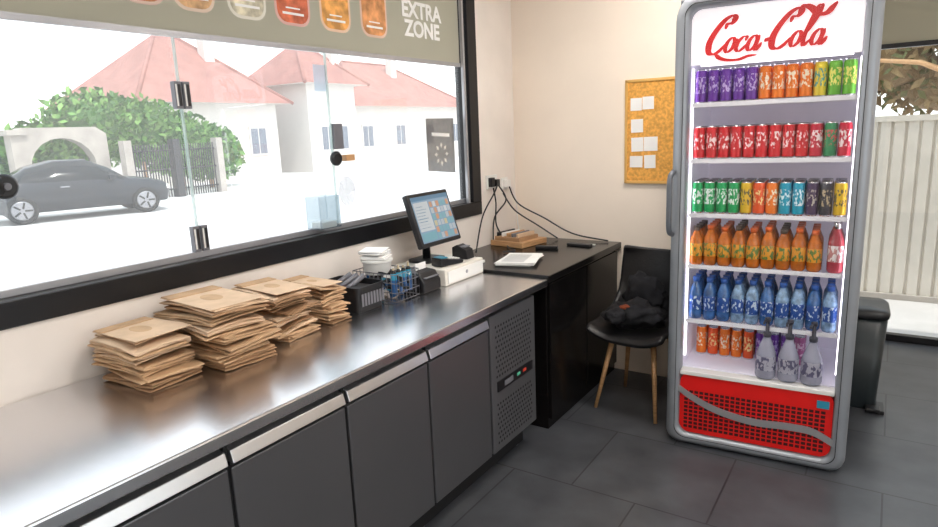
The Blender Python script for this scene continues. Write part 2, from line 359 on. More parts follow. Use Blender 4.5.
# ------------------------------------------------------------------ paper bag stacks
def stack(x0, x1, y0, y1, h, name='paper_bag_stack', seed=0, lean=(0, 0)):
    R = random.Random(seed); q = MB(); cx, cy = (x0+x1)/2, (y0+y1)/2; wx, wy = (x1-x0)/2, (y1-y0)/2
    z = 0; bund = 0; ox = oy = rr = 0
    while z < h:
        if bund == 0:
            bund = R.randint(2, 4); ox = R.uniform(-.026, .026); oy = R.uniform(-.022, .022); rr = R.uniform(-.13, .13); gap = R.uniform(.002, .007)
            z += gap if z > 0 else 0; tilt = R.uniform(-.016, .016); tilt2 = R.uniform(-.012, .012); m = R.choice([M_kraft, M_kraft2, M_kraft, M_kraft3])
        bund -= 1
        t = R.uniform(.006, .009)
        if R.random() < .35: m = R.choice([M_kraft, M_kraft2, M_kraft3])
        dx, dy, rz = ox+R.uniform(-.008, .008)+lean[0]*z/h, oy+R.uniform(-.008, .008)+lean[1]*z/h, rr+R.uniform(-.04, .04)
        amp = R.uniform(.001, .005); ph = R.uniform(0, 6)
        n = 8; per = []
        for i in range(n): per.append((-1+2*i/n, -1))
        for i in range(n): per.append((1, -1+2*i/n))
        for i in range(n): per.append((1-2*i/n, 1))
        for i in range(n): per.append((-1, 1-2*i/n))
        sag = R.uniform(0, .007)
        def P(u, v, e, zo):
            X = u*wx*e; Y = v*wy*e
            return (dx+X*cos(rz)-Y*sin(rz), dy+X*sin(rz)+Y*cos(rz), max(0.0005+zo*.3, z+zo-sag*min(1, z/.03)*abs(u*v)**2+amp*sin(ph+2.2*u+1.3*v)+(tilt*u+tilt2*v)*min(1, z/.05)*.5))
        jit = [R.uniform(.97, 1.02) for _ in per]
        lo = [P(u, v, .965*j, 0) for (u, v), j in zip(per, jit)]; m1 = [P(u, v, 1.0*j, t*.3) for (u, v), j in zip(per, jit)]; m2 = [P(u, v, 1.0*j, t*.7) for (u, v), j in zip(per, jit)]; hi = [P(u, v, .965*j, t) for (u, v), j in zip(per, jit)]
        inn = [P(u, v, .5, t*1.05) for (u, v) in per]
        q.loops([lo, m1, m2, hi, inn], m, sm=False, capA=True, capB=True)
        z += t+.0008
    q.M = Matrix.Translation((lean[0], lean[1], z+.005)) @ Matrix.Rotation(rr, 4, 'Z')
    q.box((-wx*.96, -wy*.95, 0), (wx*.96, wy*.95, .002), M_kraft2)
    q.box((-wx*.94, -wy*.93, .002), (-wx*.55, wy*.93, .005), M_kraft)
    q.M = q.M @ Matrix.Translation((.0, 0, .0022)) @ Matrix.Diagonal((1, .6, 1, 1)); q.lathe((0, 0, 0), [(min(wx, wy)*.5, 0), (min(wx, wy)*.5, .0005)], M_kraft, 20)
    q.M = Matrix.Identity(4)
    return q.obj(name, loc=(cx, cy, ZC+.001))
stack(-2.14, -1.885, .965, 1.155, .155, seed=11)
stack(-2.13, -1.785, 1.215, 1.43, .210, seed=12, lean=(-.02, -.015))
stack(-2.15, -1.85, 1.505, 1.67, .185, seed=13, lean=(.01, -.005))
stack(-2.15, -1.88, 1.755, 1.865, .150, seed=14)

# ------------------------------------------------------------------ black tray basket
q = MB()
def tray(q, x0, x1, y0, y1, z0, h, t, m, fl=.01):
    A = rrect(x0+fl, y0+fl, x1-fl, y1-fl, .02, 4); B = rrect(x0, y0, x1, y1, .025, 4); C = rrect(x0+t, y0+t, x1-t, y1-t, .02, 4); D = rrect(x0+fl+t, y0+fl+t, x1-fl-t, y1-fl-t, .015, 4)
    q.loops([[(a, b, z0) for a, b in A], [(a, b, z0+h) for a, b in B], [(a, b, z0+h) for a, b in C], [(a, b, z0+t) for a, b in D]], m, sm=False, capA=True, capB=True)
tray(q, -2.14, -1.87, 1.93, 2.11, 0, .115, .006, M_black)
for i in range(3): q.tube([(-2.10+i*.05, 1.95, .07), (-2.05+i*.04, 2.08, .135)], .012, M_greyp, 8)
q.box((-2.08, 1.96, .03), (-1.92, 2.07, .10), M_black)
for i in range(8): q.box((-1.8695, 1.95+i*.019, .03), (-1.868, 1.962+i*.019, .085), M_greyp)
q.obj('black_plastic_basket', loc=(0, 0, ZC+.001))
wb = empty('wire_basket', (-1.965, 2.225, ZC+.004))
q = MB(); hx, hy = .13, .085
for z in (.004, .045, .09, .13):
    q.tube([(-hx, -hy, z), (hx, -hy, z), (hx, hy, z), (-hx, hy, z), (-hx, -hy, z)], .0022, M_greyp, 5)
for i in range(11):
    x = -hx+i*2*hx/10
    for s in (-1, 1): q.tube([(x, s*hy, .004), (x, s*hy, .13)], .0014, M_greyp, 4)
for i in range(8):
    y = -hy+i*2*hy/7
    for s in (-1, 1): q.tube([(s*hx, y, .004), (s*hx, y, .13)], .0014, M_greyp, 4)
q.obj('wires', wb)
q = MB(); R = random.Random(5)
M_bl = mat('blue_wrap', (.02, .10, .28), .4, var=.1); M_tan = mat('tan_wrap', (.4, .32, .2), .5, var=.1)
for i in range(70):
    T = Matrix.Translation((R.uniform(-.10, .10), R.uniform(-.06, .06), .02+.10*(i/70))) @ Matrix.Rotation(R.uniform(-1, 1), 4, 'X') @ Matrix.Rotation(R.uniform(0, 3), 4, 'Z')
    q.box((-.03, -.015, -.006), (.03, .015, .006), R.choice([M_teal, M_bl, M_white, M_black, M_black, M_greyp, M_tan]), T)
for i in range(4): q.lathe((.095, -.055+i*.036, .03), [(.014, 0), (.015, .07), (.013, .10), (.006, .115), (.004, .125+.01*(i % 2))], [M_bl, M_teal, M_black, M_tan], 10)
q.obj('sauce_packets', wb)
q = MB()
# round white tub with lid + crumpled napkins
q.lathe((-.05, 0, .11), [(.062, 0), (.070, .055), (.076, .057), (.076, .068), (.060, .072), (.020, .074)], M_white, 28)
for k in range(5):
    T = Matrix.Translation((-.05+R.uniform(-.012, .012), R.uniform(-.01, .01), .186+k*.008)) @ Matrix.Rotation(R.uniform(-.5, .5), 4, 'Z') @ Matrix.Rotation(R.uniform(-.12, .12), 4, 'X')
    q.box((-.06, -.05, 0), (.06, .05, .005), M_paper, T)
q.obj('napkin_tub', wb, .0015)

# ------------------------------------------------------------------ POS
cd = empty('cash_drawer', (-1.98, 2.67, ZC+.001))
bx('drawer_case', (-.17, -.17, 0), (.165, .185, .085), M_cream, cd, .006)
q = MB(); q.box((.166, -.155, .012), (.172, .17, .073), M_white); q.lathe((0, 0, 0), [(.010, 0), (.010, .004)], M_silver, 12, Matrix.Translation((.172, .01, .045)) @ Matrix.Rotation(pi/2, 4, 'Y')); q.obj('drawer_front', cd, .002)
mo = empty('pos_monitor', (-2.02, 2.66, ZC+.088))
T = Matrix.Translation((0.04, 0, .235)) @ Matrix.Rotation(-.32, 4, 'Y')
q = MB()
q.box((-.035, -.175, -.142), (0, .175, .142), M_black, T); q.obj('housing', mo, .008)
q = MB(); S = .0012
q.quad([T @ Vector(p) for p in [(S, -.157, -.120), (S, .157, -.120), (S, .157, .122), (S, -.157, .122)]], mat('screen_bg', (.1, .15, .2), .2, emit=(.30, .42, .55), es=.5))
cols = [(.70, .75, .78), (.7, .4, .25), (.25, .5, .58), (.68, .62, .4), (.55, .62, .68), (.15, .3, .45)]
sm = [mat('ui_%d' % i, tuple(k*.2 for k in c), .3, emit=c, es=.5) for i, c in enumerate(cols)]
def ui(y0, z0, y1, z1, m): q.quad([T @ Vector(p) for p in [(S*2, y0, z0), (S*2, y1, z0), (S*2, y1, z1), (S*2, y0, z1)]], m)
ui(-.157, .100, .157, .122, sm[5]); ui(-.15, -.06, -.03, .092, sm[0]); ui(-.15, -.113, -.03, -.068, sm[2])
for i in range(6):
    for j in range(6): ui(-.02+i*.029, -.112+j*.034, .004+i*.029, -.083+j*.034, sm[R.choice([1, 2, 3, 4, 4, 2, 0])])
for j in range(8): ui(-.143, -.045+j*.016, -.06+R.uniform(-.02, .02), -.041+j*.016, sm[5])
q.obj('screen', mo, recalc=False)
q = MB(); q.tube([(-.03, 0, .01), (-.03, 0, .12), (.01, 0, .2)], .022, M_black, 10)
q.prism(rrect(-.10, -.09, .04, .09, .03, 4), 'z', 0, .014, M_black); q.obj('stand', mo)
rp = empty('receipt_printer', (-1.90, 2.405, ZC+.001), 0)
q = MB(); q.prism([(-.07, 0), (.075, 0), (.075, .05), (.045, .095), (-.07, .105)], 'y', -.07, .07, M_black); q.obj('case', rp, .008)
q = MB(); q.box((.0, -.04, .103), (.006, .04, .135), M_paper); q.box((.05, -.055, .07), (.076, .055, .074), M_greyp); q.obj('paper_slot', rp)
ct = empty('card_terminal', (-1.885, 2.62, ZC+.088), 1.35)
q = MB(); q.prism([(-.08, 0), (.08, 0), (.08, .018), (-.08, .045)], 'y', -.038, .038, M_black); q.obj('case', ct, .006)
q = MB()
for i in range(4):
    for j in range(3): q.box((-.01+i*.02, -.026+j*.019, .0335-i*.0034), (.004+i*.02, -.012+j*.019, .0375-i*.0034), M_white)
q.box((-.068, -.03, .0415), (-.025, .03, .0455), M_teal); q.obj('keypad', ct)
q = MB(); q.prism([(-.05, 0), (.05, 0), (.04, .05), (-.02, .075), (-.05, .06)], 'y', -.035, .035, M_black); q.box((-.03, -.03, .06), (.03, .03, .068), M_greyp)
q.obj('barcode_scanner', loc=(-1.90, 2.79, ZC+.088), bevel=.006)
kb = empty('keyboard', (-2.03, 2.955, .876), pi/2)
q = MB(); q.box((-.07, -.12, 0), (.07, .12, .016), M_white)
for i in range(5):
    for j in range(9): q.box((-.06+i*.025, -.112+j*.025, .016), (-.039+i*.025, -.091+j*.025, .021), M_greyp)
q.obj('keys', kb, .002)
q = MB()
for k in range(7):
    Tm = Matrix.Translation((R.uniform(-.01, .01), R.uniform(-.01, .01), k*.003)) @ Matrix.Rotation(.25+R.uniform(-.12, .12), 4, 'Z')
    q.box((-.10, -.145, 0), (.10, .145, .0016), M_paper, Tm)
for k in range(9): q.box((-.08, -.11+k*.024, .0205), (.05, -.104+k*.024, .0208), M_greyp, Matrix.Rotation(.25, 4, 'Z'))
q.obj('paper_sheets', loc=(-1.74, 3.13, .876))
ro = empty('wooden_organizer', (-2.03, 3.62, .876), -.15)
q = MB(); q.box((-.12, -.13, 0), (.14, .14, .035), M_wood); q.box((-.10, -.11, .035), (.10, .10, .06), M_kraft3)
for i in range(5): q.box((-.09+i*.04, -.10, .06), (-.075+i*.04, .08, .085), [M_black, M_white, M_wood, M_greyp, M_kraft2][i])
q.obj('box', ro, .003)
q = MB()
q.box((-.14, -.02, 0), (.0, .02, .02), M_black, Matrix.Rotation(.3, 4, 'Z')); q.obj('remote_control', loc=(-1.70, 3.55, .8755), bevel=.005)
q = MB(); q.box((-.1, -.045, 0), (.06, .005, .014), M_black, Matrix.Rotation(-.1, 4, 'Z')); q.box((-.02, .012, 0), (.07, .024, .010), M_white)
q.obj('mobile_phone', loc=(-1.60, 3.72, .8755), bevel=.003)

# ------------------------------------------------------------------ sockets and cables
so = empty('wall_socket')
q = MB(); q.box((XW, 3.53, 1.24), (XW+.012, 3.66, 1.33), M_white); q.box((XW+.012, 3.545, 1.255), (XW+.04, 3.585, 1.315), M_black); q.box((XW+.012, 3.60, 1.255), (XW+.045, 3.64, 1.30), M_black)
q.box((XW, 3.72, 1.22), (XW+.012, 3.80, 1.30), M_white); q.box((XW+.012, 3.735, 1.235), (XW+.045, 3.785, 1.285), M_white); q.obj('socket_plates', so, .003)
q = MB()
def cab(P, m=M_black, r=.005): q.tube(catmull(P, 8), r, m, 6)
cab([(XW+.04, 3.56, 1.25), (XW+.05, 3.57, 1.15), (XW+.03, 3.60, 1.0), (XW+.06, 3.66, .89)])
cab([(XW+.045, 3.62, 1.26), (XW+.08, 3.65, 1.16), (XW+.03, 3.58, 1.05), (XW+.05, 3.52, .89)])
cab([(XW+.045, 3.61, 1.27), (XW+.07, 3.52, 1.22), (XW+.05, 3.40, 1.08), (XW+.12, 3.2, .89)])
cab([(XW+.045, 3.76, 1.24), (XW+.09, 3.80, 1.12), (-1.95, 3.86, 1.02), (-1.75, 3.88, .92), (-1.50, 3.88, .885)])
cab([(XW+.03, 3.70, 1.20), (XW+.09, 3.75, 1.08), (-1.98, 3.83, .97), (-1.85, 3.86, .885)])
cab([(XW+.03, 3.78, 1.27), (XW+.06, 3.82, 1.15), (XW+.08, 3.8, 1.0), (XW+.1, 3.8, .885)], M_white, .004)
cab([(XW+.06, 3.66, .885), (-2.0, 3.45, .885), (-1.9, 3.36, .885), (-1.95, 3.3, .885)])
q.obj('cables', so)

q = MB(); t = .004
for a, b in [((0, 0, 0), (.09, .13, t)), ((0, 0, 0), (t, .13, .15)), ((.086, 0, 0), (.09, .13, .15)), ((0, 0, 0), (.09, t, .15)), ((0, .126, 0), (.09, .13, .15))]: q.box(a, b, M_acryl)
q.box((.01, .02, t), (.08, .11, .03), M_white)
q.obj('acrylic_box', loc=(XW-.040, 2.02, 1.203))

# ------------------------------------------------------------------ cork board
ck = empty('cork_board', (-1.245, YB-.001, 1.57))
q = MB(); q.box((-.15, -.012, -.305), (.15, 0, .305), M_cork); q.obj('panel', ck)
M_ckf = mat('corkboard_frame', (.72, .42, .12), .5, var=.1)
q = MB()
for a, b in [((-.16, -.02, -.315), (.16, 0, -.298)), ((-.16, -.02, .298), (.16, 0, .315)), ((-.16, -.02, -.315), (-.145, 0, .315)), ((.145, -.02, -.315), (.16, 0, .315))]: q.box(a, b, M_ckf)
q.obj('rim', ck, .002)
q = MB()
for (x, z, w, h) in [(-.125, .13, .07, .075), (-.05, .135, .07, .075), (-.12, 0, .075, .08), (-.12, -.115, .075, .085), (-.04, -.115, .085, .085), (-.125, -.215, .08, .07), (-.04, -.22, .07, .08)]:
    q.box((x, -.015, z), (x+w, -.0125, z+h), M_paper, Matrix.Rotation(R.uniform(-.03, .03), 4, 'Y'))
q.obj('notes', ck)

# ------------------------------------------------------------------ beverage cooler
FX, FY, FR = -.8535, 3.0804, .0589
fr = empty('beverage_cooler', (FX, FY, 0), FR)
OL, OR_, OT = -.022, .785, 2.20
IL, IR = .045, .722
q = MB(); y0, y1 = .055, .70
q.box((OL+.012, y0, .03), (IL-.005, y1, OT-.03), M_frside); q.box((IR+.01, y0, .03), (OR_-.012, y1, OT-.03), M_frside)
q.box((IL-.005, .63, .05), (IR+.01, y1, OT-.03), M_frside); q.box((IL-.005, y0, 2.125), (IR+.01, .63, OT-.03), M_frside); q.box((IL-.005, y0+.02, .03), (IR+.01, .63, .355), M_frside)
for fx_ in (.06, .68):
    for fy_ in (.12, .62): q.lathe((fx_, fy_, 0), [(.025, 0), (.025, .03)], M_black, 10)
q.obj('cabinet', fr, .006)
q = MB(); q.box((IL-.004, .61, .38), (IR+.009, .629, 2.12), M_liner); q.box((IL-.004, .06, .38), (IL, .61, 2.12), M_liner); q.box((IR+.005, .06, .38), (IR+.009, .61, 2.12), M_liner)
q.box((IL, .06, .36), (IR, .61, .405), M_liner); q.box((IL, .10, 1.885), (IR, .61, 1.90), M_liner)
q.obj('liner', fr)
q = MB(); q.box((IL+.001, .085, .45), (IL+.008, .095, 1.86), M_led); q.box((IR-.004, .085, .45), (IR+.003, .095, 1.86), M_led); q.box((IL+.03, .12, 1.872), (IR-.03, .14, 1.884), M_led); q.obj('led_strips', fr)
def rr2(x0, z0, x1, z1, rt, rb, n=8):
    pts = []
    for cx, cz, a0, r in [(x1-rt, z1-rt, 0, rt), (x0+rt, z1-rt, pi/2, rt), (x0+rb, z0+rb, pi, rb), (x1-rb, z0+rb, 3*pi/2, rb)]:
        for i in range(n+1):
            a = a0+pi/2*i/n; pts.append((cx+r*cos(a), cz+r*sin(a)))
    return pts
def ring(off, y): return [(a, y, b) for a, b in rr2(OL+off, .004+off, OR_-off, OT-off, max(.13-off*.6, .02), max(.07-off*.6, .02))]
def inner(y, e=0): return [(a, y, b) for a, b in rr2(IL-e, .065-e, IR+e, 2.115+e, .055, .055)]
q = MB(); q.loops([ring(.006, .06), ring(0, .03), ring(.004, .008), ring(.022, -.008), inner(-.012, .022), inner(-.004, .006), inner(.02, 0), inner(.058, 0)], M_frgrey)
q.obj('door_frame', fr)
q = MB(); q.loops([inner(-.0125, .022), inner(-.013, .019)], M_black); q.obj('gasket', fr)
q = MB(); H = [(a, b) for a, b in rrect(IL+.002, 1.872, IR-.002, 2.112, .05, 8)]
H = [(a, 1.872 if b < 1.92 else b) for a, b in H]
q.prism(H, 'y', .03, .045, M_header); q.obj('header_panel', fr)
def nib(q, P, wmax, M, sx, sz, x0, z0, y, closed=False, shear=.36, wmin=.30):
    C = catmull([(a, b) for a, b in P], 9, closed)
    n = len(C); L = []; Rr = []
    for i, p in enumerate(C):
        if closed: d = C[(i+1) % (n-1)]-C[(i-1) % (n-1)]
        else: d = C[min(i+1, n-1)]-C[max(i-1, 0)]
        d = d.normalized() if d.length > 0 else Vector((1, 0))
        nn = Vector((-d.y, d.x)); w = wmax*(wmin+(1-wmin)*abs(d.y)**1.3)
        if not closed: w *= min(1, .25+6*min(i, n-1-i)/n)
        for lst, sg in ((L, 1), (Rr, -1)):
            e = p+nn*w*sg/2; lst.append((x0+(e.x+shear*e.y)*sx, y, z0+e.y*sz))
    o = q.av(L); o2 = q.av(Rr)
    for i in range(n-1): q.af([o+i, o+i+1, o2+i+1, o2+i], M)
q = MB(); sx, sz = .0425, .0555; LX, LZ, LY = .110, 1.918, .026
bigC = [(1.30, 1.75), (1.35, 2.1), (1.75, 2.2), (1.95, 2.5), (1.6, 2.72), (.95, 2.4), (.35, 1.6), (.08, .8), (.3, .12), (.8, -.08), (1.35, .15), (1.75, .65)]
def L(P, dx, dz=0, w=.44, closed=False, wmin=.22):
    global LY
    LY -= .0002
    nib(q, [(a+dx, b+dz) for a, b in P], w, M_logo, sx, sz, LX, LZ, LY, closed, wmin=wmin)
oo = [(.5, 1.05), (.14, .78), (.06, .3), (.35, -.02), (.74, .25), (.82, .75)]
cc = [(.82, .72), (.8, 1.0), (.5, 1.04), (.14, .68), (.10, .22), (.42, -.02), (.8, .2), (1.1, .55)]
aa = [(.98, 1.08), (.90, .6), (.88, .2), (1.02, -.02), (1.2, .15), (1.4, .5)]
ll = [(-.1, .45), (.3, 1.1), (.75, 2.1), (.78, 2.7), (.5, 2.65), (.25, 1.6), (.12, .6), (.28, .0), (.55, .15), (.85, .5)]
L(bigC, 0, w=.66); L(oo, 1.8, closed=True); L([(2.4, .9), (2.65, .82), (2.9, .92)], 0, w=.25, wmin=.5); L(cc, 2.85); L(oo, 3.95, closed=True); L(aa, 3.9)
L([(5.45, .62), (6.0, .70)], 0, w=.55, wmin=.5)
L(bigC, 6.1, w=.66); L(oo, 7.95, closed=True); L(ll, 8.95, w=.42); L(oo, 9.8, closed=True); L(aa, 9.75)
L([(1.0, -.12), (1.6, -.42), (2.4, -.62), (3.5, -.66), (4.4, -.45), (5.2, -.42)], 0, w=.55, wmin=.35)
L([(7.75, 2.5), (8.2, 2.8), (8.8, 2.65), (9.7, 2.15), (10.4, 2.2), (11.0, 2.85)], 0, w=.75, wmin=.35)
q.obj('logo_lettering', fr, recalc=False)
bx('door_glass', (IL, .004, .38), (IR, .008, 2.112), M_cglass, fr)
q = MB(); q.tube(catmull([(-.01, -.01, 1.09), (-.018, -.045, 1.12), (-.018, -.05, 1.25), (-.018, -.045, 1.36), (-.01, -.01, 1.39)], 6), .013, M_frside, 10); q.obj('handle', fr)
ZS = [1.70, 1.44, 1.18, .925, .645]
q = MB()
for z in ZS:
    q.box((IL+.003, .075, z-.016), (IR-.002, .081, z+.004), M_rail)
    q.box((IL+.003, .585, z-.012), (IR-.002, .592, z-.002), M_rail)
    for i in range(34):
        x = IL+.01+i*(IR-IL-.02)/33; q.box((x-.0015, .081, z-.006), (x+.0015, .585, z-.001), M_rail)
q.obj('shelves', fr)
q = MB(); q.prism(rrect(IL, .068, IR, .385, .05, 6), 'y', .01, .05, M_red); q.obj('grille_panel', fr)
q = MB(); y = .0085
M_gr = mat('grille_slot', (.04, .002, .003), .6, var=.1)
for i in range(27):
    for j in range(10):
        x = IL+.022+i*.0243; z = .092+j*.021
        if x+.017 > IR-.01: continue
        q.quad([(x, y, z), (x+.018, y, z), (x+.018, y, z+.014), (x, y, z+.014)], M_gr)
q.obj('grille_slots', fr, recalc=False)
q = MB()
C = catmull([(IL-.02, .315), (IL+.06, .265), (IL+.18, .215), (IL+.34, .188), (IL+.50, .195), (IL+.60, .19), (IR+.01, .15)], 8)
top = [(p.x, -.002, p.y+.017) for p in C]; bt = [(p.x, -.002, p.y-.017) for p in C]
o = q.av(top); o2 = q.av(bt)
for i in range(len(C)-1): q.af([o+i, o+i+1, o2+i+1, o2+i], M_silver)
q.obj('wave_trim', fr, solid=.006)
bx('energy_label', (.655, .003, .31), (.705, .0095, .345), M_teal, fr)
bx('lower_ledge', (IL, -.004, .378), (IR, .06, .400), M_white, fr, .004)

# drinks
def can(q, x, y, z, bm_, h=.155, r=.0262):
    body, lab = bm_
    q.lathe((x, y, z), [(r*.78, 0), (r*.98, .008), (r, .014), (r, h*.3), (r, h*.78), (r, h-.018), (r*.86, h-.006), (r*.88, h), (r*.8, h-.003)], [M_alu, body, body, lab, body, body, M_alu, M_alu], 12)
def bottle(q, x, y, z, body, label, cap, h=.21, r=.031):
    q.lathe((x, y, z), [(r*.8, 0), (r, .01), (r, h*.22), (r*1.01, h*.23), (r*1.01, h*.56), (r, h*.57), (r*.95, h*.66), (r*.6, h*.80), (r*.42, h*.87), (r*.42, h*.89), (r*.5, h*.895), (r*.5, h)], [body, body, body, label, body, body, body, body, body, cap, cap], 12)
def cm(n, a, b, thr=.52): return (mat('can_'+n, a, .3, .25, var=.05), label_mat('can_label_'+n, a, b, thr=thr))
mc = dict(
 purple=cm('purple', (.15, .03, .36), (.55, .42, .75)), orange=cm('orange', (.88, .20, .01), (.95, .80, .6)), lime=cm('lime', (.15, .50, .04), (.9, .85, .2), .48),
 blue=cm('yellow', (.80, .62, .04), (.1, .35, .3)), red=cm('red', (.62, .010, .02), (.95, .75, .75), .55), rw=cm('crimson', (.55, .01, .04), (.85, .7, .7), .48),
 dgreen=cm('darkgreen', (.03, .25, .10), (.6, .1, .1)), green=cm('green', (.0, .36, .10), (.80, .9, .85), .5), yellow=cm('gold', (.75, .48, .02), (.12, .10, .05)),
 redor=cm('redorange', (.80, .09, .01), (.95, .7, .3)), cyan=cm('cyan', (.0, .33, .50), (.75, .9, .95)), plum=cm('plum', (.06, .03, .09), (.5, .45, .4), .56), graph=cm('graphite', (.035, .035, .05), (.5, .4, .25), .56),
 pink=cm('pink', (.45, .12, .28), (.8, .6, .7)))
rows = [(1.70, ['purple']*5+['orange']*4+['blue', 'lime', 'lime']),
        (1.44, ['red']*9+['rw', 'dgreen', 'rw']),
        (1.18, ['green', 'green', 'green', 'green', 'yellow', 'redor', 'orange', 'cyan', 'cyan', 'plum', 'graph', 'yellow'])]
q = MB(); R = random.Random(3)
for z, cs in rows:
    for i, c in enumerate(cs):
        for d in range(4):
            can(q, IL+.036+i*.0548, .116+d*.058+R.uniform(-.003, .003), z+.001, mc[c])
for i in range(9):
    c = ['orange', 'redor', 'orange', 'orange', 'redor', 'purple', 'purple', 'purple', 'pink'][i]
    for d in range(3): can(q, IL+.050+i*.058, .28+d*.058, .406, mc[c])
q.obj('drink_cans', loc=(FX, FY, 0), rot=(0, 0, FR))
M_amber = mat('juice_amber', (.55, .14, .008), .12, var=.25, vscale=25); M_jl = label_mat('juice_label', (.85, .36, .03), (.12, .22, .05), scale=80); M_capo = mat('cap_orange', (.65, .11, .01), .4); M_capd = mat('cap_dark', (.05, .03, .02), .4)
q = MB()
for i in range(9):
    for d in range(4): bottle(q, IL+.038+i*.0645, .118+d*.068, .926, M_amber, M_jl, M_capo if i % 3 else M_capd, .19+.008*(i % 2), .0315)
q.obj('juice_bottles', loc=(FX, FY, 0), rot=(0, 0, FR))
M_rose = mat('rose_drink', (.45, .06, .08), .12, var=.2); M_rl = label_mat('rose_label', (.60, .28, .28), (.9, .85, .85), scale=60)
q = MB()
for d in range(3): bottle(q, IL+.638, .118+d*.072, .926, M_rose, M_rl, M_alu, .225, .033)
q.obj('lemonade_bottles', loc=(FX, FY, 0), rot=(0, 0, FR))
M_wat = mat('water_bottle_pet', (.22, .36, .55), .08, var=.4, vscale=40, spec=.8); M_watd = mat('water_bottle_blue', (.03, .12, .34), .1, var=.4, vscale=30, spec=.8); M_wl = label_mat('water_label', (.02, .09, .38), (.65, .78, .92), scale=80, thr=.57); M_wc = mat('cap_blue', (.02, .10, .4), .4)
q = MB()
for i in range(10):
    for d in range(4): bottle(q, IL+.042+i*.0655, .122+d*.068, .646, M_watd if i in (0, 1, 2, 5, 8) else M_wat, M_wl, M_wc, .215, .0315)
q.obj('water_bottles', loc=(FX, FY, 0), rot=(0, 0, FR))
M_syr = mat('syrup_bottle', (.33, .33, .42), .25, var=.1); M_syl = label_mat('syrup_label', (.50, .49, .58), (.12, .11, .20), scale=60, thr=.5); M_dark2 = mat('syrup_pump', (.03, .03, .045), .4, var=.1)
q = MB()
for i, x in enumerate((.428, .524, .622)):
    q.lathe((x, .060, .406), [(.040, 0), (.0455, .01), (.0455, .04), (.0457, .042), (.0457, .110), (.0455, .112), (.037, .140), (.018, .190), (.015, .200), (.018, .203), (.018, .222), (.009, .226), (.008, .275)], [M_syr, M_syr, M_syr, M_syl, M_syr, M_syr, M_syr, M_syr, M_dark2, M_dark2, M_dark2, M_dark2], 16)
    q.lathe((x, .060, .406), [(.012, .275), (.014, .28), (.014, .292), (.010, .295)], M_dark2, 10)
    q.tube([(x, .058, .69), (x-.012, .038, .688), (x-.014, .030, .675)], .005, M_dark2, 6)
q.obj('syrup_bottles', loc=(FX, FY, 0), rot=(0, 0, FR))

# ------------------------------------------------------------------ chair with jacket
ch = empty('shell_chair', (-1.135, 3.46, 0), -.12)
def prof(v):
    P = [(-.24, .435), (-.20, .46), (-.05, .445), (.10, .435), (.17, .46), (.215, .56), (.24, .68), (.262, .82), (.27, .885)]
    s = v*(len(P)-1); i = min(int(s), len(P)-2); t = s-i; return (P[i][0]*(1-t)+P[i+1][0]*t, P[i][1]*(1-t)+P[i+1][1]*t)
q = MB(); nu, nv = 16, 22; V = []
for j in range(nv+1):
    v = j/nv; y, z = prof(v)
    for i in range(nu+1):
        u = -1+2*i/nu
        w = .215 if v < .55 else .215-.025*((v-.55)/.45)**2
        e = abs(u)**3.2
        side = e*(.05+.13*max(0, 1-abs(v-.52)/.34))
        fwd = -.09*abs(u)**2.2*max(0, (v-.5)*2)
        edge = -.03*(abs(u)**4) if v > .93 else 0
        V.append((u*w*(1+.06*e), y+fwd, z+side+edge))
o = q.av(V)
for j in range(nv):
    for i in range(nu): q.af([o+j*(nu+1)+i, o+j*(nu+1)+i+1, o+(j+1)*(nu+1)+i+1, o+(j+1)*(nu+1)+i], M_leather, True)
q.obj('shell', ch, solid=.022, subd=1)
q = MB()
for sx_, sy_ in ((-1, -1), (1, -1), (-1, 1), (1, 1)): q.tube([(sx_*.12, sy_*.10, .44), (sx_*.185, sy_*.19-.01, .0)], .017, M_wood, 10, r2=.010)
q.tube([(-.13, -.1, .40), (.13, -.1, .40)], .01, M_black); q.tube([(-.13, .1, .40), (.13, .1, .40)], .01, M_black); q.obj('legs', ch)
def blob(name, c, s, m, parent=None, seed=0, amp=.35, sub=4, fr_=3):
    import bmesh
    bm = bmesh.new(); bmesh.ops.create_icosphere(bm, subdivisions=sub, radius=1)
    for v in bm.verts:
        n = noise.noise(v.co*fr_*.6+Vector((seed, 0, 0)))+.5*noise.noise(v.co*fr_*1.7+Vector((seed, 3, 0)))
        v.co = v.co*(1+amp*n); v.co = Vector((v.co.x*s[0], v.co.y*s[1], v.co.z*s[2]))
    for f in bm.faces: f.smooth = True
    me = bpy.data.meshes.new(name); bm.to_mesh(me); bm.free(); me.materials.append(m)
    o = bpy.data.objects.new(name, me); COL.objects.link(o); o.location = c
    if parent: o.parent = parent
    return o
jk = empty('jacket', (-1.15, 3.43, .0))
blob('jacket_bulk', (0, .0, .555), (.15, .13, .075), M_jacket, jk, 1)
blob('jacket_sleeve', (-.09, -.08, .565), (.07, .10, .045), M_jacket, jk, 5)
blob('jacket_back', (.02, .09, .65), (.12, .04, .12), M_jacket, jk, 9)
blob('jacket_lining', (-.03, -.07, .610), (.045, .03, .014), M_orange, jk, 12)

# ------------------------------------------------------------------ bin
bn = empty('pedal_bin', (-.125, 4.10, 0), .05)
q = MB()
def rl(w, d, r, z): return [(a, b, z) for a, b in rrect(-w, -d, w, d, r, 5)]
q.loops([rl(.145, .135, .05, 0), rl(.15, .14, .05, .01), rl(.172, .165, .06, .53)], M_binb, capA=True, capB=True); q.obj('body', bn)
q = MB(); q.loops([rl(.177, .17, .06, .53), rl(.18, .174, .06, .545), rl(.18, .174, .06, .56), rl(.165, .155, .05, .575), rl(.08, .07, .03, .58)], M_black, capA=True, capB=True); q.obj('lid', bn)
q = MB(); q.box((.10, -.20, .01), (.17, -.13, .03), M_black); q.box((.15, -.19, .0), (.19, -.05, .022), M_black); q.obj('pedal', bn, .004)

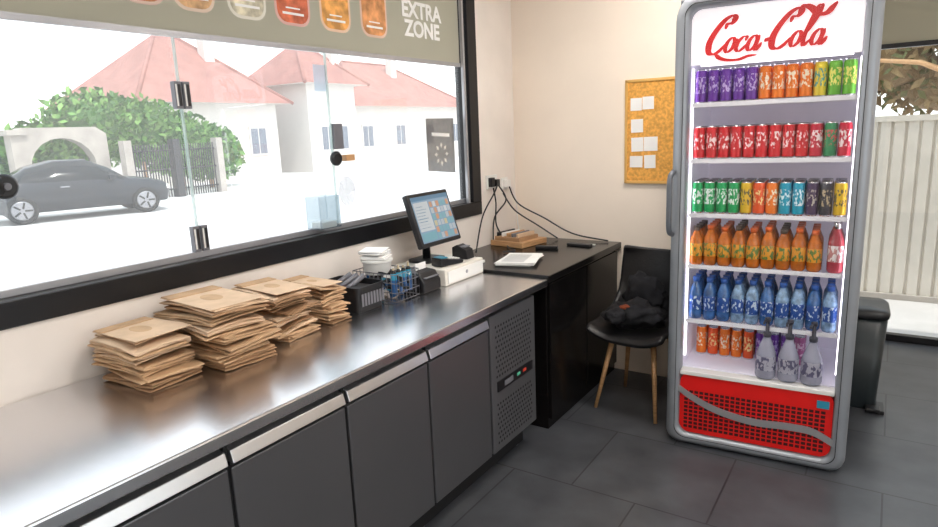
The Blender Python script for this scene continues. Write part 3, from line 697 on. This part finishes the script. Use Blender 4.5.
# ------------------------------------------------------------------ glowing ceiling panels out of view, added to brighten the room
M_fillpanel = mat('fill_panel_diffuser', (1, 1, 1), .5, emit=(1, .94, .88), es=24)
for i, (x, y) in enumerate([(-.4, 1.4), (-.9, 3.0), (.9, 3.2), (.9, -.6)]):
    e = empty('added_fill_panel', (x, y, 2.75))
    bx('housing', (-.31, -.31, -.03), (.31, .31, -.002), M_white, e); bx('diffuser', (-.29, -.29, -.034), (.29, .29, -.0305), M_fillpanel, e)

# ------------------------------------------------------------------ OUTSIDE
M_street = mat('street_asphalt', (.62, .61, .60), .9, var=.06, vscale=.6)
M_pave = mat('pavement', (.55, .52, .50), .9, var=.06, vscale=3)
bx('street', (-60, -30, -.3), (XW-.15, 60, -.12), M_street)
bx('pavement', (XW-.1, YD+.1, -.2), (8, 20, -.02), M_pave)
bx('forecourt', (2.3, -8, -.2), (14, YD, -.02), M_pave)
M_roof = mat('red_roof_tiles', (.34, .16, .13), .8, var=.12, vscale=1.5, bump=.3, bscale=6)
M_render = mat('house_render', (.66, .62, .58), .9, var=.03); M_winb = mat('house_window', (.16, .18, .22), .2, var=.1)
def house(x0, x1, y0, y1, ze, zr, name, e_=1.2):
    e = empty(name); q = MB(); q.box((x0, y0, -.119), (x1, y1, ze), M_render); q.obj('walls', e)
    q = MB(); o_ = .6; a = (x0-o_, y0-o_, ze-.05); b = (x1+o_, y0-o_, ze-.05); c = (x1+o_, y1+o_, ze-.05); d = (x0-o_, y1+o_, ze-.05); xm = (x0+x1)/2; r = (zr-ze)*e_
    e1 = (xm, y0+r, zr); e2 = (xm, y1-r, zr); q.quad([a, b, e1], M_roof); q.quad([b, c, e2, e1], M_roof); q.quad([c, d, e2], M_roof); q.quad([d, a, e1, e2], M_roof); q.quad([d, c, b, a], M_render)
    for p1, p2 in ((b, e1), (c, e2), (e1, e2)): q.tube([p1, p2], .09, M_roof, 6)
    q.obj('roof', e)
    q = MB(); n = max(2, int((y1-y0)/2.6))
    for i in range(n):
        y = y0+1.2+i*(y1-y0-2.4)/(n-1)
        q.box((x1, y-.5, .9), (x1+.06, y+.5, 2.2), M_render); q.box((x1+.06, y-.42, .97), (x1+.07, y-.03, 2.13), M_winb); q.box((x1+.06, y+.03, .97), (x1+.07, y+.42, 2.13), M_winb)
    q.box((xm+1, (y0+y1)/2+1.0, ze), (xm+1.5, (y0+y1)/2+1.5, zr+.3), M_render); q.box((xm+.9, (y0+y1)/2+.9, zr+.3), (xm+1.6, (y0+y1)/2+1.6, zr+.45), M_roof)
    q.obj('facade_details', e)
house(-31.5, -25, 14.6, 21.2, 3.3, 6.5, 'house', .9); house(-34, -26, 27.5, 39, 3.3, 6.3, 'house')
house(-29, -24.5, 22.8, 26.2, 4.3, 6.6, 'house', .7)
gt = empty('garden_gate_arch')
M_stone = mat('stone', (.42, .38, .34), .9, var=.12, vscale=2)
q = MB(); arch = [(7.9, -.119), (7.9, 2.0), (8.2, 2.2), (10.2, 2.2), (10.5, 2.0), (10.5, -.119), (10.1, -.119)]+[(9.2+.9*cos(a*pi/10), 1.05+.85*sin(a*pi/10)) for a in range(11)]+[(8.3, -.119)]
q.prism(arch, 'x', -20.6, -20.2, M_stone); q.box((-20.7, 7.8, 2.0), (-20.1, 8.3, 2.15), M_stone); q.obj('arch', gt)
q = MB(); M_iron = mat('wrought_iron', (.03, .03, .035), .5, var=.1)
for i in range(14): q.tube([(-20.4, 8.3+i*.14, -.1), (-20.4, 8.3+i*.14, 1.3)], .018, M_iron, 4)
q.obj('bars', gt)
q = MB()
for i in range(36): q.tube([(-19.6, 10.75+i*.09, -.1), (-19.6, 10.75+i*.09, 1.6)], .02, M_iron, 4)
for z in (.15, .8, 1.4): q.tube([(-19.6, 10.7, z), (-19.6, 13.9, z)], .03, M_iron, 4)
for i in range(3): q.box((-19.75, 10.7+i*1.6-.12, -.119), (-19.45, 10.7+i*1.6+.12, 1.75), M_iron if i == 1 else M_stone)
q.obj('iron_fence')
M_leaf = [mat('leaf_%d' % i, c, .7, var=.2, vscale=2) for i, c in enumerate([(.05, .14, .025), (.10, .24, .04), (.18, .34, .08)])]
def foliage(name, blobs, n, size=.16, seed=1, mats=M_leaf):
    R = random.Random(seed); q = MB()
    for (cx, cy, cz, rx, ry, rz) in blobs:
        for k in range(n):
            a = R.uniform(0, 2*pi); u = R.uniform(-1, 1); rr = R.uniform(.75, 1.1)
            d = Vector((cos(a)*math.sqrt(1-u*u), sin(a)*math.sqrt(1-u*u), u)); p = Vector((cx+d.x*rx*rr, cy+d.y*ry*rr, cz+d.z*rz*rr))
            if p.z < .2 and name == 'hedge': continue
            t = Vector((R.uniform(-1, 1), R.uniform(-1, 1), R.uniform(-1, 1))).normalized(); b = t.orthogonal().normalized(); s = size*R.uniform(.6, 1.3)
            q.quad([p-t*s, p-b*s*.5, p+t*s, p+b*s*.5], R.choice(mats))
        q.M = Matrix.Translation((cx, cy, cz)) @ Matrix.Diagonal((rx*.8, ry*.8, rz*.8, 1)); q.lathe((0, 0, 0), [(.05, -1), (.6, -.8), (.95, -.3), (.95, .3), (.6, .8), (.05, 1)], mats[0], 12); q.M = Matrix.Identity(4)
        if name == 'hedge': q.tube([(cx, cy, -.119), (cx, cy, cz)], .07, M_wood, 8)
    return q.obj(name, recalc=False)
foliage('hedge', [(-22, 11.0, 2.2, 1, 1.5, 1.2), (-22, 12.6, 2.1, 1, 1.5, 1.1), (-22, 14.0, 1.6, 1, 1.5, 1.1), (-22, 15.2, 1.2, 1, 1.3, 1.0), (-22, 7.0, 1.5, 1, 1.3, 1.2), (-22.5, 5.6, 1.6, 1, 1.0, 1.3), (-22, 9.4, 1.3, .8, 1.2, 1.1)], 1100)
# car (sedan)
M_carp = mat('car_paint', (.012, .016, .024), .3, .2, coat=.25, var=.03); M_carg = mat('car_glass', (.01, .012, .015), .12, var=.1, spec=.3); M_tyre = mat('tyre', (.01, .01, .01), .8, var=.1); M_rim = mat('rim', (.35, .35, .37), .3, .8, var=.05)
car = empty('car', (-17.35, 8.10, -.12), math.atan2(2.6, .75))
st = [(-2.15, .45, .80, .62, .82, .5), (-2.05, .30, .92, .80, .94, .6), (-1.6, .25, .97, .88, 1.0, .66), (-1.1, .25, .96, .90, 1.30, .60), (-.5, .25, .95, .90, 1.44, .60), (.15, .25, .94, .90, 1.43, .60), (.65, .25, .92, .90, 1.20, .62), (1.0, .25, .90, .90, .95, .70), (1.55, .25, .84, .88, .87, .66), (1.90, .28, .74, .80, .77, .60), (2.02, .40, .60, .62, .62, .5)]
q = MB(); Ls = []
for x, zb, zl, hw, zr, rw in st:
    half = [(hw*.92, zb), (hw, (zb+zl)/2), (hw*.97, zl), (rw, zr-.02), (rw*.6, zr+.01)]
    Ls.append([(x, a, b) for a, b in half]+[(x, -a, b) for a, b in reversed(half)])
R0 = [q.av(l) for l in Ls]; n = 10
for i in range(len(Ls)-1):
    for k in range(n):
        j = (k+1) % n
        m = M_carg if (k in (2, 6) and 2 <= i <= 6) or (k in (3, 4, 5) and i in (2, 6, 5)) else M_carp
        q.af([R0[i]+k, R0[i]+j, R0[i+1]+j, R0[i+1]+k], m, True)
q.af([R0[0]+i for i in range(n)], M_carp); q.af([R0[-1]+i for i in reversed(range(n))], M_carp)
q.obj('body', car)
q = MB()
for x in (-1.33, 1.35):
    for s in (-1, 1):
        T = Matrix.Translation((x, s*.80, .33)) @ Matrix.Rotation(pi/2, 4, 'X'); q.lathe((0, 0, -.115), [(.28, 0), (.33, .03), (.33, .20), (.28, .23)], M_tyre, 20, T)
        T2 = Matrix.Translation((x, s*.915, .33)) @ Matrix.Rotation(pi/2, 4, 'X'); q.lathe((0, 0, -.01), [(.22, 0), (.23, .01), (.20, .02)], M_rim, 16, T2)
        for a in range(5):
            T3 = T2 @ Matrix.Rotation(a*2*pi/5, 4, 'Z'); q.box((.05, -.02, -.02), (.2, .02, .025), M_tyre, T3)
q.obj('wheels', car)
q = MB(); q.box((1.85, -.75, .58), (1.98, -.45, .69), M_white); q.box((1.85, .45, .58), (1.98, .75, .69), M_white)
for s in (-1, 1):
    q.box((.55, s*.98-.07, .92), (.70, s*.98+.07, 1.04), M_carp); q.box((-.5, s*.905-.01, .80), (-.3, s*.905+.01, .83), M_rim)
q.box((-2.18, -.7, .70), (-2.0, -.4, .85), M_red); q.box((-2.18, .4, .70), (-2.0, .7, .85), M_red); q.obj('lights_and_mirrors', car, .02)
# metal fence outside the far door
M_fence = mat('fence_sheet', (.68, .63, .56), .5, .1, var=.04)
q = MB(); P = []
for i in range(70):
    x = -2+i*.10; P += [(x, 6.70), (x+.07, 6.70), (x+.078, 6.72), (x+.092, 6.72)]
o = q.av([(a, b, 0) for a, b in P]); o2 = q.av([(a, b, 1.57) for a, b in P])
for i in range(len(P)-1): q.af([o+i, o+i+1, o2+i+1, o2+i], M_fence)
q.box((-2, 6.69, 1.55), (5.2, 6.75, 1.60), M_fence); q.box((-2, 6.67, -.019), (5.2, 6.75, .03), M_stone)
q.obj('corrugated_fence')
M_aut = [mat('autumn_%d' % i, c, .8, var=.2) for i, c in enumerate([(.20, .13, .06), (.32, .23, .11), (.13, .14, .05)])]
tr = empty('garden_tree')
f_ = foliage('foliage', [(-.2, 10.5, 2.4, .7, .8, .6), (.6, 10.2, 2.9, .7, .8, .6), (.6, 11, 2.0, .8, .8, .5), (1.6, 10.4, 2.4, .8, .8, .7), (2.8, 10.2, 2.8, 1, .8, .8)], 420, .09, 8, M_aut); f_.parent = tr
q = MB(); q.tube([(1.0, 9.6, .005), (.95, 9.6, .8), (.9, 9.6, 1.5), (.6, 9.6, 2.2), (.2, 9.6, 3.2)], .12, M_wood, 8, r2=.05); q.tube([(.88, 9.6, 1.6), (1.3, 9.7, 2.2), (1.9, 9.7, 2.9)], .07, M_wood, 8, r2=.03); q.tube([(.7, 9.6, 1.95), (.2, 9.6, 2.2), (-.5, 9.6, 2.3)], .04, M_wood, 8, r2=.02); q.obj('trunk', tr)

# ------------------------------------------------------------------ light
w = bpy.data.worlds.new('World'); SC.world = w; w.use_nodes = True; nt = w.node_tree
bg = nt.nodes['Background']; bg.inputs[1].default_value = 2.4
tc = nt.nodes.new('ShaderNodeTexCoord'); sp = nt.nodes.new('ShaderNodeSeparateXYZ'); cr = nt.nodes.new('ShaderNodeValToRGB')
cr.color_ramp.elements[0].position = 0; cr.color_ramp.elements[0].color = (1, 1, 1, 1); cr.color_ramp.elements[1].position = .8; cr.color_ramp.elements[1].color = (.80, .90, 1, 1)
nt.links.new(tc.outputs['Generated'], sp.inputs[0]); nt.links.new(sp.outputs['Z'], cr.inputs[0]); nt.links.new(cr.outputs[0], bg.inputs[0])
sl = bpy.data.lights.new('sun', 'SUN'); sl.energy = 3.0; sl.angle = .02; sl.color = (1, .96, .9); so_ = bpy.data.objects.new('sun', sl); COL.objects.link(so_)
dirv = Vector((-.45, .1, -.88)); so_.rotation_euler = dirv.to_track_quat('-Z', 'Y').to_euler()
def portal(name, loc, rot, sx, sy):
    l = bpy.data.lights.new(name, 'AREA'); l.shape = 'RECTANGLE'; l.size = sx; l.size_y = sy; l.cycles.is_portal = True
    o = bpy.data.objects.new(name, l); COL.objects.link(o); o.location = loc; o.rotation_euler = rot
portal('window_portal', (XW-.16, (WY0+WY1)/2, (WZ0+WZ1)/2), (0, -pi/2, 0), WZ1-WZ0, WY1-WY0)
portal('added_window_portal', (2.32, (RY0+RY1)/2, (RZ0+RZ1)/2), (0, pi/2, 0), RZ1-RZ0, RY1-RY0)  # portal for the added right-hand window
portal('door_portal', (.67, YD+.12, 1.3), (-pi/2, 0, 0), 2.1, 2.6)

# ------------------------------------------------------------------ camera
f, pitch, yaw, roll = 634.5, .206, .5893, .0415
Rv = Vector((cos(yaw), sin(yaw), 0)); Fv = Vector((-sin(yaw)*cos(pitch), cos(yaw)*cos(pitch), -sin(pitch))); Uv = Rv.cross(Fv)
cr_ = Rv*cos(roll)-Uv*sin(roll); cu = Rv*sin(roll)+Uv*cos(roll)
cam = bpy.data.cameras.new('camera'); cam.sensor_width = 36; cam.lens = f/938*36; cam.clip_start = .05; cam.clip_end = 300
co = bpy.data.objects.new('camera', cam); COL.objects.link(co)
Mx = Matrix((( cr_.x, cu.x, -Fv.x, 0), (cr_.y, cu.y, -Fv.y, 0), (cr_.z, cu.z, -Fv.z, 1.6207), (0, 0, 0, 1)))
co.matrix_world = Mx; SC.camera = co
